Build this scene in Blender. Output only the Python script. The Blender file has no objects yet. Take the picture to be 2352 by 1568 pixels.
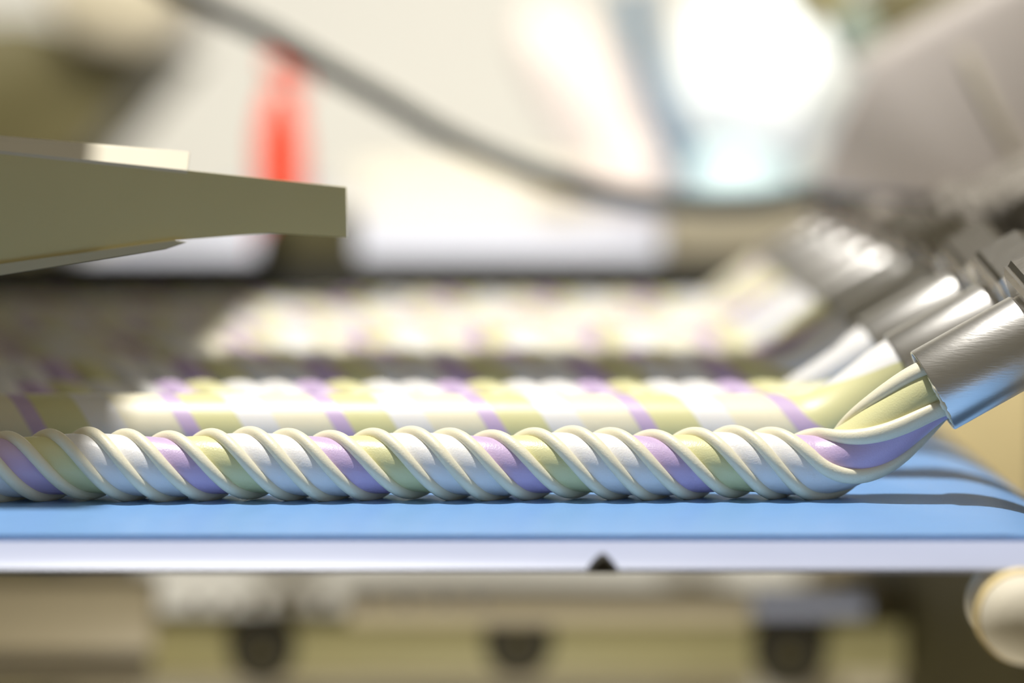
import bpy, bmesh, math, random
import numpy as np
from mathutils import Vector, Matrix

S = bpy.context.scene
C = S.collection
R = math.radians
random.seed(7)

# ------------------------------------------------------------------ camera
FPX = 100.0 / 36.0 * 2352.0            # focal length in pixels of the 2352-wide frame
PITCH = math.atan(544.0 / FPX)
CAM = Vector((0.0, -0.992, 0.1381))
cam_d = bpy.data.cameras.new('camera'); cam = bpy.data.objects.new('camera', cam_d); C.objects.link(cam)
cam.location = CAM
cam.rotation_euler = (math.pi / 2 - PITCH, 0, 0)
cam_d.lens = 100.0; cam_d.sensor_width = 36.0
cam_d.clip_start = 0.02; cam_d.clip_end = 60
cam_d.dof.use_dof = True
cam_d.dof.focus_distance = 0.990
cam_d.dof.aperture_fstop = 2.8
S.camera = cam

# ------------------------------------------------------------------ world, lamps, exposure
w = bpy.data.worlds.new('hall_light'); S.world = w; w.use_nodes = True
bgn = w.node_tree.nodes['Background']
bgn.inputs[0].default_value = (1.0, 0.89, 0.64, 1); bgn.inputs[1].default_value = 0.14

def area(name, loc, target, size, power, color=(1, 1, 1), shape='DISK', size_y=None):
    l = bpy.data.lights.new(name, 'AREA'); l.shape = shape; l.size = size
    if size_y: l.size_y = size_y
    l.energy = power; l.color = color
    o = bpy.data.objects.new(name, l); C.objects.link(o); o.location = loc
    o.rotation_euler = (Vector(target) - Vector(loc)).to_track_quat('-Z', 'Y').to_euler()
    return o
area('key_lamp', (-0.24, 0.04, 1.75), (0, 0.1, 0), 0.075, 43, (1.0, 0.975, 0.93))
area('hall_lamp', (0.1, 0.4, 1.75), (0.1, 3.0, 0.30), 2.2, 40, (1.0, 0.97, 0.90), 'RECTANGLE', 1.0).data.spread = R(95)
area('ceiling_lamp', (0.2, -1.1, 2.4), (0.2, -1.09, 0), 2.4, 11, (1.0, 0.97, 0.93), 'RECTANGLE', 3.4)
area('under_fill', (0.0, -0.04, -0.60), (0, 0.5, -0.14), 0.25, 3.2, (1.0, 0.94, 0.82))  # unseen fill light, added to brighten the frame under the belt

vs = S.view_settings
vs.view_transform = 'Standard'; vs.look = 'None'; vs.gamma = 1; vs.use_curve_mapping = False
vs.exposure = 0.0

# ------------------------------------------------------------------ helpers
def ray(px, py):
    v = Vector(((px - 1176.0) / FPX, 1.0, -(py - 784.0) / FPX))
    c, s = math.cos(PITCH), math.sin(PITCH)
    return Vector((v.x, c * v.y + s * v.z, -s * v.y + c * v.z))
def at(px, py, Y):
    """point on the vertical plane at depth Y seen at that pixel"""
    r = ray(px, py); t = (Y - CAM.y) / r.y
    return CAM + r * t

def mat(name, col, rough=0.5, metal=0.0, noise=0.06, nscale=40, bump=0.0, bscale=300, sss=0.0, spec=0.5,
        coat=0.0, trans=0.0, aniso=None):
    m = bpy.data.materials.new(name); m.use_nodes = True
    nt = m.node_tree; b = nt.nodes['Principled BSDF']
    tc = nt.nodes.new('ShaderNodeTexCoord')
    n = nt.nodes.new('ShaderNodeTexNoise'); n.inputs['Scale'].default_value = nscale; n.inputs['Detail'].default_value = 4
    mp = nt.nodes.new('ShaderNodeMapping')
    if aniso: mp.inputs['Scale'].default_value = aniso
    nt.links.new(tc.outputs['Object'], mp.inputs[0]); nt.links.new(mp.outputs[0], n.inputs['Vector'])
    mx = nt.nodes.new('ShaderNodeMix'); mx.data_type = 'RGBA'
    lo = tuple(c * (1 - noise) for c in col); hi = tuple(min(1, c * (1 + noise)) for c in col)
    mx.inputs[6].default_value = (*lo, 1); mx.inputs[7].default_value = (*hi, 1)
    nt.links.new(n.outputs['Fac'], mx.inputs[0]); nt.links.new(mx.outputs[2], b.inputs['Base Color'])
    b.inputs['Roughness'].default_value = rough; b.inputs['Metallic'].default_value = metal
    b.inputs['Specular IOR Level'].default_value = spec
    if coat: b.inputs['Coat Weight'].default_value = coat
    if trans: b.inputs['Transmission Weight'].default_value = trans
    if sss:
        b.inputs['Subsurface Weight'].default_value = sss
        b.inputs['Subsurface Radius'].default_value = (1.0, 0.8, 0.6)
        b.inputs['Subsurface Scale'].default_value = 0.0015
    if bump:
        n2 = nt.nodes.new('ShaderNodeTexNoise'); n2.inputs['Scale'].default_value = bscale; n2.inputs['Detail'].default_value = 3
        nt.links.new(mp.outputs[0], n2.inputs['Vector'])
        bp = nt.nodes.new('ShaderNodeBump'); bp.inputs['Strength'].default_value = bump; bp.inputs['Distance'].default_value = 0.0004
        nt.links.new(n2.outputs['Fac'], bp.inputs['Height']); nt.links.new(bp.outputs[0], b.inputs['Normal'])
    return m

M = {}
M['cream'] = mat('cream_candy', (0.88, 0.82, 0.62), 0.42, sss=0.10, noise=0.03, bump=0.25, bscale=1500)
M['white'] = mat('white_candy', (0.86, 0.84, 0.82), 0.36, sss=0.10, noise=0.02, bump=0.25, bscale=1500)
M['yellow'] = mat('yellow_candy', (0.75, 0.72, 0.38), 0.36, sss=0.10, noise=0.03, bump=0.25, bscale=1500)
M['lilac'] = mat('lilac_candy', (0.62, 0.47, 0.70), 0.36, sss=0.10, noise=0.03, bump=0.25, bscale=1500)
M['belt'] = mat('blue_belt', (0.20, 0.40, 0.75), 0.33, noise=0.05, nscale=90, bump=0.5, bscale=900, spec=1.0)
M['rail'] = mat('white_plastic', (0.42, 0.46, 0.62), 0.4, noise=0.04)
M['steel'] = mat('brushed_steel', (0.80, 0.78, 0.75), 0.32, 1.0, noise=0.06, nscale=60, bump=0.15, bscale=250, aniso=(1, 1, 8))
M['nut'] = mat('nut_steel', (0.56, 0.53, 0.48), 0.27, 1.0, noise=0.08, nscale=80, bump=0.3, bscale=200)
M['olive'] = mat('olive_paint', (0.60, 0.53, 0.27), 0.5, noise=0.05, nscale=20)
M['olive_lip'] = mat('olive_steel', (0.50, 0.45, 0.30), 0.4, noise=0.05, nscale=20)
M['under_olive'] = mat('light_olive_paint', (0.52, 0.48, 0.24), 0.5, noise=0.08, nscale=20)
M['under_grey'] = mat('light_greige_paint', (0.58, 0.51, 0.36), 0.45, noise=0.08, nscale=20)
M['pipe'] = mat('dull_steel', (0.20, 0.18, 0.15), 0.6, 0.4, noise=0.1)
M['dark'] = mat('dark_brown_paint', (0.020, 0.016, 0.006), 0.6, noise=0.2)
M['darkolive'] = mat('dark_olive_paint', (0.10, 0.085, 0.03), 0.6, noise=0.2, nscale=12)
M['greige'] = mat('greige_paint', (0.42, 0.37, 0.26), 0.55, noise=0.1, nscale=12)
M['tan'] = mat('tan_paint', (0.90, 0.73, 0.38), 0.55, noise=0.1, nscale=8)
M['hood'] = mat('satin_steel', (0.70, 0.64, 0.60), 0.45, 0.45, noise=0.08, nscale=9)
M['hose'] = mat('hose_rubber', (0.035, 0.042, 0.036), 0.5, noise=0.1)
M['red'] = mat('red_plastic', (0.90, 0.07, 0.02), 0.4, noise=0.05)
M['wall'] = mat('wall_paint', (0.86, 0.845, 0.79), 0.8, noise=0.04, nscale=2)
M['floor'] = mat('floor_resin', (0.40, 0.36, 0.26), 0.5, noise=0.1, nscale=3)
M['table'] = mat('table_plastic', (0.60, 0.62, 0.72), 0.45, noise=0.04, nscale=6)
M['sack'] = mat('sack_white', (0.88, 0.92, 0.90), 0.5, noise=0.03, nscale=8)
M['teal'] = mat('sack_teal', (0.58, 0.72, 0.72), 0.5, noise=0.05, nscale=8)
M['blue'] = mat('strap_blue', (0.07, 0.15, 0.23), 0.5, noise=0.05)
M['pink'] = mat('sack_beige_pink', (0.70, 0.60, 0.54), 0.6, noise=0.05, nscale=8)
M['clear'] = mat('pale_green_plastic', (0.62, 0.72, 0.60), 0.25, noise=0.05, trans=0.4)
M['beige'] = mat('beige_card', (0.74, 0.68, 0.54), 0.7, noise=0.05)

def setp(o, label=None, cat=None, group=None, kind=None):
    if label: o['label'] = label
    if cat: o['category'] = cat
    if group: o['group'] = group
    if kind: o['kind'] = kind
    return o
def empty(name, loc, label, cat, group=None):
    o = bpy.data.objects.new(name, None); C.objects.link(o); o.location = loc; o.empty_display_size = 0.02
    return setp(o, label, cat, group)
def mesh_obj(name, verts, faces, m, parent=None, smooth=False, loc=None):
    """verts in world space; object origin at loc / parent's location"""
    org = Vector(loc) if loc is not None else (parent.matrix_world.translation if False else Vector((0, 0, 0)))
    me = bpy.data.meshes.new(name)
    me.from_pydata([tuple(Vector(v) - org) for v in verts], [], faces)
    if smooth: me.polygons.foreach_set('use_smooth', [True] * len(me.polygons))
    me.materials.append(M[m]); me.update()
    o = bpy.data.objects.new(name, me); C.objects.link(o)
    put(o, parent, org); return o
def wloc(o):
    v = Vector(o.location)
    while o.parent: o = o.parent; v = v + Vector(o.location)
    return v
def put(o, parent, org):
    if parent:
        o.parent = parent; o.location = Vector(org) - wloc(parent)
    else: o.location = org
def bm_obj(name, bm, m, parent=None, smooth=False, autos=None):
    bmesh.ops.recalc_face_normals(bm, faces=bm.faces[:])
    cs = [v.co for v in bm.verts]
    org = Vector((sum(c.x for c in cs) / len(cs), sum(c.y for c in cs) / len(cs), min(c.z for c in cs)))
    bmesh.ops.translate(bm, verts=bm.verts[:], vec=-org)
    me = bpy.data.meshes.new(name); bm.to_mesh(me); bm.free()
    if smooth:
        me.polygons.foreach_set('use_smooth', [True] * len(me.polygons))
        if autos is not None: me.set_sharp_from_angle(angle=R(autos))
    me.materials.append(M[m])
    o = bpy.data.objects.new(name, me); C.objects.link(o); put(o, parent, org); return o
def bevel(bm, w, seg=2):
    if w > 0: bmesh.ops.bevel(bm, geom=bm.edges[:], offset=w, segments=seg, profile=0.5, affect='EDGES')
def box(name, lo, hi, m, parent=None, bev=0.0):
    bm = bmesh.new(); bmesh.ops.create_cube(bm, size=1)
    for v in bm.verts: v.co = Vector([lo[i] + (v.co[i] + 0.5) * (hi[i] - lo[i]) for i in range(3)])
    bevel(bm, bev)
    return bm_obj(name, bm, m, parent, bev > 0, 40)
def prism(name, pts, y0, y1, m, parent=None, bev=0.0):
    """pts: (x,z) outline or px outline already turned into world; extruded from y0 to y1"""
    bm = bmesh.new()
    a = [bm.verts.new((p[0], y0, p[1])) for p in pts]; b = [bm.verts.new((p[0], y1, p[1])) for p in pts]
    n = len(pts)
    bm.faces.new(a); bm.faces.new(b[::-1])
    for i in range(n): bm.faces.new((a[i], b[i], b[(i + 1) % n], a[(i + 1) % n]))
    bevel(bm, bev)
    return bm_obj(name, bm, m, parent, bev > 0, 40)
def pxprism(name, pxs, Y, depth, m, parent=None, bev=0.0):
    return prism(name, [(at(x, y, Y).x, at(x, y, Y).z) for x, y in pxs], Y, Y + depth, m, parent, bev)
def lathe(name, prof, axis_o, axis_d, m, parent=None, n=48, autos=35, rot=0.0, caps=False):
    """prof: (axial, radius) list"""
    d = Vector(axis_d).normalized()
    u = d.cross(Vector((0, 1, 0)));  u = u.normalized() if u.length > 1e-4 else Vector((1, 0, 0))
    v = d.cross(u).normalized(); o = Vector(axis_o)
    bm = bmesh.new(); rings = []
    for a, r in prof:
        rings.append([bm.verts.new(o + d * a + (u * math.cos(2 * math.pi * k / n + rot) + v * math.sin(2 * math.pi * k / n + rot)) * r) for k in range(n)])
    for i in range(len(rings) - 1):
        for k in range(n):
            bm.faces.new((rings[i][k], rings[i][(k + 1) % n], rings[i + 1][(k + 1) % n], rings[i + 1][k]))
    if caps: bm.faces.new(rings[0][::-1]); bm.faces.new(rings[-1])
    return bm_obj(name, bm, m, parent, True, autos)
def tube(name, pts, rad, m, parent=None, n=12):
    pts = [Vector(p) for p in pts]; bm = bmesh.new(); rings = []
    up = Vector((0, 1, 0))
    for i, p in enumerate(pts):
        t = (pts[min(i + 1, len(pts) - 1)] - pts[max(i - 1, 0)]).normalized()
        s = t.cross(up).normalized(); q = s.cross(t)
        r = rad[i] if isinstance(rad, (list, tuple)) else rad
        rings.append([bm.verts.new(p + (s * math.cos(2 * math.pi * k / n) + q * math.sin(2 * math.pi * k / n)) * r) for k in range(n)])
    for i in range(len(rings) - 1):
        for k in range(n):
            bm.faces.new((rings[i][k], rings[i][(k + 1) % n], rings[i + 1][(k + 1) % n], rings[i + 1][k]))
    bm.faces.new(rings[0][::-1]); bm.faces.new(rings[-1])
    return bm_obj(name, bm, m, parent, True, 50)
def catmull(P, k=10):
    P = [Vector(p) for p in P]; Q = [P[0]] + P + [P[-1]]; out = []
    for i in range(1, len(Q) - 2):
        for j in range(k):
            t = j / k
            out.append(0.5 * ((2 * Q[i]) + (Q[i + 1] - Q[i - 1]) * t + (2 * Q[i - 1] - 5 * Q[i] + 4 * Q[i + 1] - Q[i + 2]) * t * t
                              + (3 * Q[i] - Q[i - 1] - 3 * Q[i + 1] + Q[i + 2]) * t ** 3))
    return out + [P[-1]]

# ------------------------------------------------------------------ setting
FLOOR = -0.90
setp(box('floor', (-4, -2.5, FLOOR - 0.05), (4, 4.2, FLOOR), 'floor'), 'olive grey resin factory floor', 'floor', kind='structure')
setp(box('wall_back', (-4, 4.0, FLOOR), (4, 4.1, 3.0), 'wall'), 'cream white factory wall far behind', 'wall', kind='structure')

# ------------------------------------------------------------------ conveyor
RB = 0.0689; XB = 0.1578; YF, YR = -0.084, 0.80      # roller radius, where the belt starts to turn, near and far edge
conv = empty('conveyor', (0, 0.35, FLOOR), 'conveyor with a pale blue belt carrying the candy ropes', 'conveyor')
prof = [(-0.75, 0.0)] + [(-0.75 + (XB + 0.75) * i / 30, 0.0) for i in range(1, 31)]
prof += [(XB + RB * math.sin(R(a)), RB * (math.cos(R(a)) - 1)) for a in range(3, 91, 3)]
prof += [(XB + RB, -RB - 0.35)]
TH = 0.0022
inner = [(-0.75, -TH)] + [(-0.75 + (XB + 0.75) * i / 30, -TH) for i in range(1, 31)]
inner += [(XB + (RB - TH) * math.sin(R(a)), (RB - TH) * math.cos(R(a)) - RB) for a in range(3, 91, 3)] + [(XB + RB - TH, -RB - 0.35)]
bm = bmesh.new()
rows = []
for y in (YF, YR):
    rows.append(([bm.verts.new((x, y, z)) for x, z in prof], [bm.verts.new((x, y, z)) for x, z in inner]))
for i in range(len(prof) - 1):
    (a, ai), (b, bi) = rows
    bm.faces.new((a[i], a[i + 1], b[i + 1], b[i])); bm.faces.new((ai[i], bi[i], bi[i + 1], ai[i + 1]))
    bm.faces.new((a[i], ai[i], ai[i + 1], a[i + 1])); bm.faces.new((b[i], b[i + 1], bi[i + 1], bi[i]))
bm_obj('belt', bm, 'belt', conv, True, 40)
RN = RB - TH - 0.0004
nose = [(XB + RN * math.sin(R(t)), RN * math.cos(R(t)) - RB) for t in range(0, 91, 5)] + [(XB + (RN - 0.005) * math.sin(R(t)), (RN - 0.005) * math.cos(R(t)) - RB) for t in range(90, -1, -5)]
nose = nose[:19] + [(XB + RN, -RB - 0.34), (XB + RN - 0.005, -RB - 0.34)] + nose[19:]
prism('nose_plate', nose, YF + 0.012, YR - 0.01, 'darkolive', conv)
# bevelled near rail
sr = [(-0.0845, -0.0025), (-0.0880, -0.0014), (-0.1000, -0.0056), (-0.1030, -0.0080), (-0.1031, -0.0094), (-0.0845, -0.0094)]
bm = bmesh.new(); X0, X1 = -0.75, 0.195
A = [bm.verts.new((X0, y, z)) for y, z in sr]; B = [bm.verts.new((X1, y, z)) for y, z in sr]
bm.faces.new(A); bm.faces.new(B[::-1])
for i in range(len(sr)): bm.faces.new((A[i], B[i], B[(i + 1) % len(sr)], A[(i + 1) % len(sr)]))
bm_obj('side_rail', bm, 'rail', conv, True, 25)
box('slider_bed', (-0.75, YF + 0.015, -0.012), (XB - 0.02, YR - 0.01, -TH - 0.0004), 'darkolive', conv, 0.001)
box('far_rail', (-0.75, 0.815, -0.06), (XB + 0.05, 0.845, 0.040), 'dark', conv, 0.003)
for x in (-0.70, 0.10):
    for y in (0.0, 0.76):
        box('leg', (x, y, FLOOR), (x + 0.04, y + 0.04, -0.20), 'greige', conv, 0.003)
cl = pxprism('rail_clip', [(1348, 1318), (1360, 1302), (1376, 1286), (1387, 1278), (1398, 1286), (1412, 1302), (1424, 1318)], -0.118, 0.010, 'dark', conv, 0.0006)

# ------------------------------------------------------------------ twisted candy ropes and nozzles
PITCHLEN = 0.0566
ANG = R(29.5)
AX = Vector((math.cos(ANG), 0, math.sin(ANG)))            # nozzle axis, pointing away from its mouth
def rope_path(Y, rad, du, slant=0.0):
    """centre line in (x, y, z), its tangent, arc length, twist angle (0 at x=0)"""
    E = at(2142, 897, 0.0); E.y = Y
    zc = rad
    x3 = (1868 - 1176) / FPX; P3 = Vector((x3, Y, zc)); P2 = Vector(((1985 - 1176) / FPX, Y, zc))
    P1 = E - AX * 0.0118
    xs = np.arange(-0.74, x3, du)
    pts = [Vector((x, Y + slant * x, zc)) for x in xs]
    nb = int(0.056 / du)
    for i in range(nb + 1):
        t = i / nb
        p = P3 * (1 - t) ** 3 + P2 * 3 * t * (1 - t) ** 2 + P1 * 3 * t * t * (1 - t) + E * t ** 3
        p.y = Y + slant * x3 * (1 - t) ** 2
        pts.append(p)
    for i in range(1, int(0.022 / du)): pts.append(E + AX * (du * i))
    s = [0.0]
    for i in range(1, len(pts)): s.append(s[-1] + (pts[i] - pts[i - 1]).length)
    s = np.array(s); P = np.array([tuple(p) for p in pts])
    s0 = np.interp(1790, (P[:len(xs), 0] * FPX + 1176), s[:len(xs)])
    sE = s[len(xs) + nb]
    k = np.clip((s - s0) / (sE - s0), 0, 1)
    rate = 1 - 0.80 * (1 - (1 - k) ** 1.5)
    rate = np.where(s > sE, 0.05, rate)
    phi = np.concatenate([[0], np.cumsum((rate[1:] + rate[:-1]) / 2 * np.diff(s))]) / PITCHLEN * 2 * math.pi
    phi0 = np.interp(0.0, P[:len(xs), 0], phi[:len(xs)])
    T = np.gradient(P, axis=0); T /= np.linalg.norm(T, axis=1)[:, None]
    return P, T, phi - phi0, k
F = np.array([0, -1.0, 0])
def sweep(name, P, T, theta, prof_t, prof_r, m, parent, closed, walls=False, growth=None):
    """prof_t angle offsets, prof_r radii (arrays over the profile); swept with the strand's own twist theta"""
    N = np.cross(np.broadcast_to(F, T.shape), T) * -1.0      # roughly up
    N /= np.linalg.norm(N, axis=1)[:, None]
    N = np.where(N[:, 2:3] < 0, -N, N)
    n = len(prof_t); L = len(P)
    ang = theta[:, None] + prof_t[None, :]
    rr = np.broadcast_to(prof_r[None, :], ang.shape).copy()
    if growth is not None: rr = rr * growth[:, None]
    V = P[:, None, :] + rr[..., None] * (np.cos(ang)[..., None] * N[:, None, :] + np.sin(ang)[..., None] * F[None, None, :])
    verts = V.reshape(-1, 3)
    faces = []
    last = n if closed else n - 1
    idx = np.arange(L * n).reshape(L, n)
    for j in range(last):
        j2 = (j + 1) % n
        faces.append(np.stack([idx[:-1, j], idx[1:, j], idx[1:, j2], idx[:-1, j2]], 1))
    faces = np.concatenate(faces)
    if walls:                                             # the two flat sides down to the rope's middle, with vertices of their own
        W = np.concatenate([V[:, 0, :], P, V[:, -1, :]]); base = len(verts); verts = np.concatenate([verts, W])
        a = base + np.arange(L); c = a + L; b = c + L
        faces = np.concatenate([faces, np.stack([a[:-1], c[:-1], c[1:], a[1:]], 1), np.stack([c[:-1], b[:-1], b[1:], c[1:]], 1)])
    org = np.array([P[L // 2][0], P[0][1], 0.0])
    me = bpy.data.meshes.new(name)
    me.vertices.add(len(verts)); me.vertices.foreach_set('co', (verts - org).astype(np.float32).ravel())
    nf = len(faces); me.loops.add(nf * 4); me.loops.foreach_set('vertex_index', faces.astype(np.int32).ravel())
    me.polygons.add(nf); me.polygons.foreach_set('loop_start', np.arange(0, nf * 4, 4, dtype=np.int32))
    me.polygons.foreach_set('use_smooth', np.ones(nf, dtype=bool))
    me.update(calc_edges=True); me.validate()
    me.materials.append(M[m])
    o = bpy.data.objects.new(name, me); C.objects.link(o); put(o, parent, Vector(org)); return o

def phase_at(px, phi_rate=1.0):
    """strand offset that brings a strand to the top of the rope where pixel column px lies at the rope's own depth scale"""
    return -((px - 1176.0) / FPX) / PITCHLEN * 2 * math.pi
D = math.pi / 180

def ridged_rope(Y, label, group, px_ref, slant, du):
    rt = empty('candy_rope', (0, Y, 0), label, 'candy', group)
    RC, HB = 0.0104, 0.0024
    P, T, phi, k = rope_path(Y, 0.0123, du, slant)
    a = phase_at(px_ref)
    N = np.cross(np.broadcast_to(F, T.shape), T) * -1.0; N = np.where(N[:, 2:3] < 0, -N, N); N /= np.linalg.norm(N, axis=1)[:, None]
    wob = 0.0007 * (1 - k)
    th = phi + a
    P = P + (wob * np.cos(th))[:, None] * N + (wob * np.sin(th))[:, None] * F
    grow = 1 + 0.05 * k
    n = 22
    # coloured strands of the core
    for name, lo, hi, m in (('strand', -165, -74, 'lilac'), ('strand', -256, -165, 'yellow'), ('strand', -345, -256, 'white'), ('strand', -434, -345, 'white')):
        t = np.linspace(lo - 0.5, hi + 0.5, n) * D
        # full between two ridges, drawn in a little beside them
        rel = (np.degrees(t) % 90.0) / 90.0
        r = RC * (0.965 + 0.05 * np.sin(np.pi * rel))
        sweep(name, P, T, phi + a, t, r, m, rt, False, True, grow)
    # cream ridges
    q = np.linspace(0, 2 * math.pi, 22, endpoint=False)
    for i in range(4):
        hw = (0.0034, 0.0033, 0.0032, 0.0032)[i]
        tx = hw * np.cos(q); ty = HB * np.sin(q)
        cr = RC + 0.0001
        rr = np.sqrt((cr + ty) ** 2 + tx ** 2); tt = np.arctan2(tx, cr + ty)
        sweep('ridge', P, T, phi + a - i * math.pi / 2, tt, rr, 'cream', rt, True, False, grow)
    return rt
def plain_rope(Y, label, group, px_ref, rad, spec, lobe, du, pitch_mul=1.0, slant=0.0):
    rt = empty('candy_rope', (0, Y, 0), label, 'candy', group)
    P, T, phi, k = rope_path(Y, rad, du, slant)
    phi = phi / pitch_mul
    a = phase_at(px_ref) / pitch_mul
    pos = 0.0; n = 12
    tot = sum(s[0] for s in spec)
    grow = 1 + (0.0141 / rad - 1) * k
    for wd, m in spec:
        half = wd / tot * 180.0
        c = -pos - half
        if pos == 0.0: c0 = c
        tt = np.linspace(-half, half, n)
        r = rad * (1 - lobe + lobe * np.cos(tt / half * math.pi / 2) ** 0.8) if lobe else np.full(n, rad)
        sweep('strand', P, T, phi + a - c0 * D, (c + tt) * D, r, m, rt, False, True, grow)
        pos += 2 * half
    return rt
ORD = ['frontmost', 'second', 'third', 'fourth', 'fifth', 'sixth', 'seventh', 'eighth', 'ninth', 'tenth', 'eleventh']
ROPE_Y = [0.0, 0.070, 0.150, 0.222, 0.296, 0.368, 0.440, 0.512, 0.585, 0.657]
GR = 'candy ropes lying side by side on the belt'
def ref(px, Y):                                     # a column of the picture, brought to rope depth 0
    return 1176 + (px - 1176) * (Y + 0.995) / 0.995
ridged_rope(0.0, 'frontmost candy rope in sharp focus, pastel core wound with cream ridges', GR, 212, 0.022, 0.0008)
plain_rope(ROPE_Y[1], 'smooth candy rope directly behind the ridged front one, cream, white, yellow, narrow lilac stripe', GR, ref(722, ROPE_Y[1]), 0.0150,
           [(42, 'lilac'), (105, 'yellow'), (85, 'white'), (128, 'cream')], 0.0, 0.0015)
four = [(80, 'lilac'), (95, 'yellow'), (95, 'white'), (90, 'white')]
plain_rope(ROPE_Y[2], 'third candy rope from the front, lobed lilac, yellow and white strands', GR, ref(714, ROPE_Y[2]), 0.0136, four, 0.20, 0.0015)
plain_rope(ROPE_Y[3], 'fourth candy rope from the front, lilac bands in its shaded side', GR, ref(720, ROPE_Y[3]), 0.0150, four, 0.20, 0.002)
pal = [(56, 'lilac'), (70, 'yellow'), (117, 'white'), (117, 'cream')]
for i in range(4, 10):
    plain_rope(ROPE_Y[i], ORD[i] + ' candy rope from the front, blurred pale pastel twist', GR, 700 + 67 * i * (1 if i % 2 else -1), 0.0142, pal, 0.20, 0.0025)

def nozzle(Y, label):
    E = at(2142, 897, 0.0); E.y = Y
    nz = empty('extruder_nozzle', tuple(E), label, 'nozzle', 'row of steel extruder nozzles')
    ro, ri = 0.01565, 0.01455
    tb = lathe('tube', [(0.046, ri), (0.0006, ri), (0.0, ri + 0.0003), (0.0, ro - 0.0002), (0.0004, ro), (0.0392, ro), (0.0400, ro - 0.0006), (0.0400, ro - 0.0016), (0.046, ro - 0.0016)], E, AX, 'steel', nz, 72)
    lathe('lock_nut', [(0.0415, 0.0135), (0.0415, 0.0225), (0.0430, 0.0255), (0.0440, 0.0255), (0.0442, 0.0250), (0.0462, 0.0264), (0.0620, 0.0262), (0.0650, 0.0235), (0.0650, 0.012)], E, AX, 'nut', nz, 6, 20, R(-7))
    lathe('feed_pipe', [(0.0640, 0.0118), (0.2395, 0.0118)], E, AX, 'pipe', nz, 28)
    lathe('pipe_collar', [(0.082, 0.0119), (0.082, 0.0165), (0.084, 0.0180), (0.096, 0.0180), (0.098, 0.0165), (0.098, 0.0119)], E, AX, 'pipe', nz, 28)
    if Y == 0.0:                                    # candy smeared along the lower lip of the front mouth
        U = Vector((-AX.z, 0, AX.x)); V = Vector((0, -1, 0)); rnd = random.Random(4); pp = []; rr = []
        for k in range(34):
            t = R(62 + 88 * k / 33)
            pp.append(E - AX * 0.0003 + (U * math.cos(t) + V * math.sin(t)) * (ri + 0.0005)); rr.append((0.0004 + 0.0007 * rnd.random()) * math.sin(math.pi * (k + 0.5) / 34))
        tube('candy_residue', pp, rr, 'cream', nz, 8)
    return nz
for i, Y in enumerate(ROPE_Y):
    nozzle(Y, 'frontmost steel nozzle, sharp tube with the ridged rope leaving its mouth' if i == 0 else ORD[i] + ' steel extruder nozzle from the front, blurred behind the nearer ones')

# ------------------------------------------------------------------ manifold, hood and panels at the right
def rotbox(name, ax0, ax1, p0, p1, y0, y1, m, parent=None, bev=0.002):
    E = at(2142, 897, 0.0); N = Vector((-AX.z, 0, AX.x))
    q = [E + AX * a + N * p for a, p in ((ax0, p0), (ax1, p0), (ax1, p1), (ax0, p1))]
    return prism(name, [(v.x, v.z) for v in q], y0, y1, m, parent, bev)
E0 = at(2142, 897, 0)
mf = empty('feed_manifold', (E0.x + 0.24, 0.35, FLOOR), 'steel manifold bar that all the nozzle pipes run into, at the right edge', 'manifold')
rotbox('manifold_bar', 0.240, 0.285, -0.030, 0.030, -0.05, 0.72, 'greige', mf)
for y in (-0.03, 0.66):
    box('stand_post', (E0.x + 0.215, y, FLOOR), (E0.x + 0.245, y + 0.04, E0.z + 0.105), 'greige', mf, 0.003)
hd = empty('machine_hood', (0.3, 0.45, 0.0), 'large grey steel hood rising above the nozzle row at upper right', 'machine hood')
pxprism('hood_body', [(1890, 440), (1935, 300), (2010, 140), (2400, -75), (2560, -75), (2560, 470), (2300, 470)], 0.466, 0.020, 'hood', hd, 0.003)
pxprism('top_flange', [(2010, 140), (2400, -75), (2404, -68), (2014, 147)], 0.486, 0.18, 'hood', hd)
pxprism('hood_seam', [(2205, 120), (2222, 110), (2390, 430), (2372, 438)], 0.462, 0.006, 'beige', hd, 0.001)
pb = box('support_column', (0.272, 0.468, FLOOR), (0.300, 0.484, at(2500, 440, 0.45).z), 'greige', hd, 0.004)
pn = setp(pxprism('side_panel', [(2020, 760), (2700, 760), (2700, 1700), (2020, 1700)], 0.86, 0.03, 'tan', None, 0.002), 'tan painted machine panel seen below the nozzles at right', 'panel')
vb = setp(pxprism('machine_block', [(1530, 505), (1620, 470), (1960, 470), (2020, 640), (2020, 760), (1530, 760)], 0.90, 0.08, 'greige', None, 0.006), 'brown grey machine block behind the far nozzles', 'machine')

# ------------------------------------------------------------------ guard plate at the left
gp = empty('guard_plate', tuple(at(-150, 640, 0.012)), 'olive painted guard plate narrowing towards the right above the belt', 'guard')
def slab(name, quad, nrm, th, m, parent):
    bm = bmesh.new(); f = [bm.verts.new(p) for p in quad]; b = [bm.verts.new(Vector(p) + Vector(nrm) * th) for p in quad]
    n = len(quad); bm.faces.new(f); bm.faces.new(b[::-1])
    for i in range(n): bm.faces.new((f[i], b[i], b[(i + 1) % n], f[(i + 1) % n]))
    return bm_obj(name, bm, m, parent)
def gpt(px, py):                                    # a point of the plate's own plane, which runs slightly away to the right
    c0, c1 = 0.056, 0.20; r = ray(px, py)
    return CAM + r * ((c0 - CAM.y) / (r.y - c1 * r.x))
slab('plate', [gpt(-320, 312), gpt(795, 430), gpt(798, 545), gpt(620, 535), gpt(400, 552), gpt(-320, 662)], (0, 1, 0), 0.0020, 'olive', gp)
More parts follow.
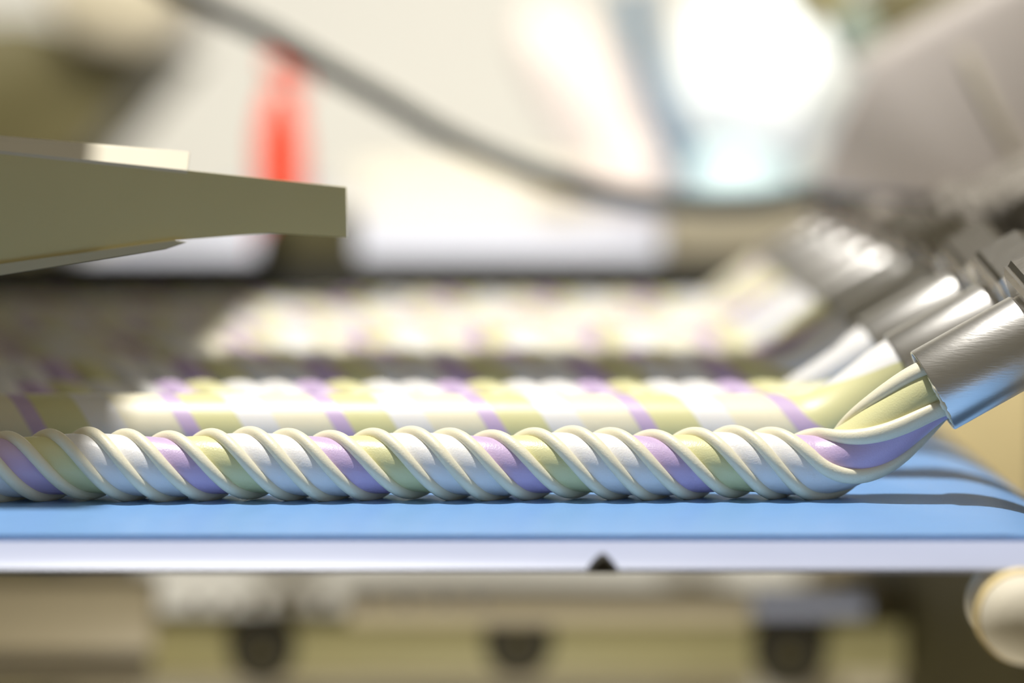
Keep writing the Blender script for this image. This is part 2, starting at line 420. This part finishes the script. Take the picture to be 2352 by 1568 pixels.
slab('top_flange', [gpt(-320, 312), gpt(430, 391), gpt(430, 391) + Vector((0, 0.008, 0.0066)), gpt(-320, 312) + Vector((0, 0.008, 0.0040))], (0, 0, -1), 0.0012, 'beige', gp)  # paler beige paints in the light along the plate's top edge
slab('bottom_lip', [gpt(-320, 662), gpt(-320, 692), gpt(0, 632), gpt(380, 572), gpt(430, 556), gpt(400, 552), gpt(0, 606)], (0, -1, 0), 0.0012, 'olive_lip', gp)
pe = gpt(-320, 480); q0 = gpt(-310, 650); q1 = gpt(-310, 330); far = pe + (gpt(-320, 480) - gpt(700, 480)).normalized() * 0.62
box('support_arm', (far.x - 0.02, far.y - 0.02, FLOOR), (far.x + 0.02, far.y + 0.02, q1.z + 0.01), 'olive', gp, 0.003)
slab('brace', [q0, q1, Vector((far.x, far.y, q1.z)), Vector((far.x, far.y, q0.z))], (0, 1, 0), 0.002, 'olive', gp)
eb = setp(pxprism('end_stop', [(588, 560), (630, 490), (814, 490), (814, 700), (588, 700)], 0.85, 0.05, 'darkolive', None, 0.004), 'dark block behind the guard plate at the far belt rail', 'machine block')

# canopy over the outlet side (outside the picture, it shades the left end of the ropes)
cn = empty('canopy', (-0.6, 0.35, FLOOR), 'sheet steel cover over the left end of the belt', 'cover')
box('cover_sheet', (-1.0, -0.014, 0.300), (-0.160, 0.90, 0.304), 'greige', cn)
box('cross_bar', (-0.20, 0.160, 0.304), (0.66, 0.250, 0.330), 'greige', cn)
box('bar_post', (0.62, 0.18, FLOOR), (0.66, 0.23, 0.304), 'greige', cn)
for x, y in ((-0.98, -0.012), (-0.98, 0.86)):
    box('cover_post', (x, y, FLOOR), (x + 0.03, y + 0.03, 0.300), 'greige', cn)

# ------------------------------------------------------------------ background
TZ = 0.019
tb = empty('work_table', (-0.2, 1.8, FLOOR), 'bluish white table top across the background', 'table')
box('table_top', (-0.36, 1.06, TZ - 0.035), (0.30, 2.9, TZ), 'table', tb, 0.005)
for x in (-0.33, 0.22):
    for y in (1.10, 2.80): box('leg', (x, y, FLOOR), (x + 0.05, y + 0.05, TZ - 0.035), 'greige', tb, 0.003)
def on_table(px0, px1, pyt, Y, depth, m, name, bev=0.006, parent=None):
    a, b = at(px0, pyt, Y), at(px1, pyt, Y)
    return box(name, (a.x, Y, TZ), (b.x, Y + depth, a.z), m, parent, bev)
bx = empty('card_box', (at(1150, 400, 2.3).x, 2.4, TZ), 'low beige box along the back of the white table', 'box')
on_table(820, 1500, 405, 2.35, 0.25, 'beige', 'box_body', 0.006, bx)
on_table(812, 1508, 395, 2.345, 0.26, 'beige', 'box_lid', 0.004, bx).scale = (1, 1, 1)
setp(on_table(1240, 1340, 425, 2.1, 0.06, 'tan', 'small_carton', 0.005), 'small mustard yellow carton in front of the beige box', 'carton')

hp = [at(*p, 0.60) for p in ((-150, -372), (60, -230), (300, -80), (430, -5), (600, 72), (760, 163), (900, 240), (1010, 305), (1150, 372), (1300, 422), (1500, 460), (1700, 466), (1830, 450), (1935, 420))]
setp(tube('hose', catmull(hp, 8), 0.0062, 'hose'), 'dark grey green hose sagging across the background', 'hose')

# red trigger bottle
BY = 1.16
c = at(645, 300, BY); zt = at(645, 205, BY).z
rb = empty('spray_bottle', (c.x, BY, TZ), 'red plastic spray bottle on the white table', 'bottle')
hgt = zt - TZ
lathe('bottle_body', [(0, 0.0), (0, 0.0165), (0.004, 0.0185), (hgt * 0.72, 0.0178), (hgt * 0.90, 0.0125), (hgt, 0.0085), (hgt, 0)], (c.x, BY, TZ), (0, 0.0001, 1), 'red', rb, 28)
lathe('neck', [(hgt, 0.008), (hgt + 0.016, 0.008), (hgt + 0.016, 0.0)], (c.x, BY, TZ), (0, 0.0001, 1), 'beige', rb, 20)
h1 = at(655, 118, BY); h2 = at(745, 165, BY)
th = prism('trigger_head', [(h1.x - 0.012, h2.z), (h1.x - 0.012, h1.z - 0.004), (h1.x, h1.z), (h2.x - 0.006, h1.z - 0.008), (h2.x, h2.z + 0.004), (h2.x - 0.008, h2.z)], BY - 0.012, BY + 0.012, 'red', rb, 0.002)
prism('trigger', [(h2.x - 0.022, h2.z), (h2.x - 0.016, h2.z), (h2.x - 0.012, h2.z - 0.018), (h2.x - 0.017, h2.z - 0.018)], BY - 0.004, BY + 0.004, 'red', rb, 0.001)

def sack(name, cx, cy, Y, rx, rz, ry, m, parent, tilt=0.0, amp=0.05, seed=1, e=2.4):
    """a filled, slightly creased bag; cx, cy in pixels, radii in pixels at that depth"""
    c = at(cx, cy, Y); k = (Y + 0.992) / FPX; rx, rz, ry = rx * k, rz * k, ry * k
    bm = bmesh.new(); bmesh.ops.create_uvsphere(bm, u_segments=40, v_segments=24, radius=1)
    rnd = random.Random(seed); ph = [rnd.uniform(0, 6.28) for _ in range(6)]
    for v in bm.verts:
        x, y, z = v.co
        s = (abs(x) ** e + abs(y) ** e + abs(z) ** e) ** (-1 / e)
        d = 1 + amp * (math.sin(4 * x + 3 * z + ph[0]) + 0.6 * math.sin(7 * z - 5 * y + ph[1]) + 0.5 * math.sin(9 * x + 4 * y + ph[2])) * 0.5
        x, y, z = x * s * d * rx, y * s * d * ry, z * s * d * rz
        v.co = c + Vector((x * math.cos(tilt) - z * math.sin(tilt), y, x * math.sin(tilt) + z * math.cos(tilt)))
    return bm_obj(name, bm, m, parent, True)
SY = 1.5
sk = empty('plastic_sack', (at(1705, 540, SY).x, SY, TZ), 'bright white plastic sack with a pale teal lower half on the table', 'sack')
sack('sack_body', 1748, 185, SY, 222, 185, 170, 'sack', sk, R(-14), 0.05, 3)
sack('sack_base', 1700, 425, SY, 150, 134, 120, 'teal', sk, R(3), 0.04, 5)
sp = [at(*p, SY - 0.06) for p in ((1450, -40), (1466, 90), (1488, 190), (1514, 270), (1545, 340), (1570, 400))]
tube('edge_strap', catmull(sp, 5), 0.013, 'blue', sk)
lathe('tie', [(0, 0.0), (0, 0.035), (0.015, 0.025), (0.035, 0.035), (0.05, 0.015), (0.05, 0)], tuple(at(1770, 20, SY)), (0.1, 0.0001, 1), 'sack', sk, 20)
ps = empty('beige_sack', (at(1470, 480, 1.95).x, 1.95, TZ), 'pinkish beige sack leaning to the left of the white sack', 'sack')
sack('sack_body', 1375, 255, 1.95, 100, 285, 90, 'pink', ps, R(33), 0.04, 8, 2.2)
sack('sack_fold', 1450, 400, 1.90, 90, 84, 70, 'pink', ps, R(-12), 0.05, 11)

# dark machine at upper left
dm = empty('drive_unit', (at(100, 300, 1.5).x, 1.6, FLOOR), 'dark olive brown drive unit at upper left, heavily blurred', 'machine')
pxprism('housing', [(-300, 60), (60, 40), (250, 110), (395, 110), (330, 190), (205, 290), (150, 420), (-300, 420)], 1.5, 0.3, 'darkolive', dm, 0.01)
pxprism('cover', [(90, -60), (430, -60), (410, 60), (330, 120), (180, 100), (120, 30)], 1.46, 0.2, 'greige', dm, 0.01)
box('pedestal', (at(-200, 400, 1.5).x, 1.52, FLOOR), (at(80, 400, 1.5).x, 1.78, at(0, 415, 1.5).z), 'darkolive', dm, 0.005)

# fittings at upper right
ft = empty('hose_fitting', tuple(at(1960, 140, 0.80)), 'pale green clear hose fitting above the hood edge', 'fitting')
lathe('clear_sleeve', [(0, 0.0), (0, 0.013), (0.003, 0.0145), (0.030, 0.0145), (0.034, 0.012), (0.034, 0.0)], tuple(at(1990, 128, 0.80)), (-0.45, 0.001, 0.9), 'clear', ft, 24)
lathe('metal_elbow', [(0, 0.0), (0, 0.016), (0.004, 0.017), (0.035, 0.017), (0.035, 0.0)], tuple(at(1905, 40, 0.80)), (-0.35, 0.001, 0.9), 'olive', ft, 24)
setp(pxprism('dark_cabinet', [(2010, -60), (2420, -60), (2420, 140), (2010, 140)], 1.35, 0.2, 'darkolive', None, 0.006), 'dark brown cabinet behind the hood at the top right', 'cabinet')

# ------------------------------------------------------------------ frame under the belt
un = conv
def xrod(name, px0, px1, pyc, Y, rpx, m, parent, n=24):
    a, b = at(px0, pyc, Y), at(px1, pyc, Y); r = rpx * (Y + 0.992) / FPX
    return lathe(name, [(0, 0), (0, r * 0.93), (r * 0.07, r), (b.x - a.x - r * 0.07, r), (b.x - a.x, r * 0.93), (b.x - a.x, 0)], a, (1, 0.0001, 0), m, parent, n)
xrod('cross_rod', 800, 1720, 1392, 0.50, 42, 'under_grey', un)
pxprism('olive_beam', [(345, 1432), (2080, 1432), (2080, 1546), (345, 1546)], 0.55, 0.04, 'under_olive', un, 0.002)
pxprism('grey_beam', [(-200, 1335), (352, 1335), (352, 1500), (-200, 1500)], 0.53, 0.03, 'under_grey', un, 0.002)
pxprism('end_beam', [(1930, 1340), (2600, 1340), (2600, 1600), (1930, 1600)], 0.60, 0.03, 'under_grey', un, 0.002)
for cx, cy, r in ((600, 1495, 78), (1190, 1480, 80), (1815, 1500, 85)):  # dark discs paint in the shade of round holes in the beam
    p = at(cx, cy, 0.535); k = 1.53 / FPX
    hole_disc = lathe('hole_disc', [(0, 0), (0, r * k * 0.9), (0.002, r * k), (0.014, r * k), (0.014, 0)], tuple(p), (0, 1, 0.0001), 'dark', un, 28)
    lathe('hole_disc_cap', [(-0.003, 0), (-0.003, r * k * 0.3), (0.0, r * k * 0.4), (0.0, 0)], tuple(p), (0, 1, 0.0001), 'darkolive', hole_disc, 20)
def ball(name, px, py, Y, rpx, m, parent):
    p = at(px, py, Y); r = rpx * (Y + 0.992) / FPX
    return lathe(name, [(r * (1 - math.cos(t * math.pi / 10)), max(1e-5, r * math.sin(t * math.pi / 10))) for t in range(11)], p - Vector((0, r, 0)), (0, 1, 0.0001), m, parent, 18, 60)
for px in (450, 520, 580, 640, 690, 745, 835, 930, 1020, 1100):
    ball('cap_nut', px, 1388, 0.462, 15, 'nut', un)
xrod('threaded_spindle', 1730, 1990, 1382, 0.50, 34, 'rail', un)
box('drip_tray', (-0.7, 0.600, -0.190), (0.14, 0.760, -0.184), 'under_grey', un, 0.001)
p = at(2374, 1440, -0.125); q = 0.867 / FPX * 106
kb = lathe('shaft_cap', [(0, 0), (0.0008, q * 0.35), (0.003, q * 0.72), (0.007, q * 0.95), (0.012, q), (0.046, q), (0.046, 0)], tuple(p), (0, 1, 0.0001), 'beige', un, 36)
lathe('cap_ring', [(0.016, q * 1.001), (0.016, q * 1.06), (0.026, q * 1.06), (0.026, q * 1.001)], tuple(p), (0, 1, 0.0001), 'tan', kb, 36)
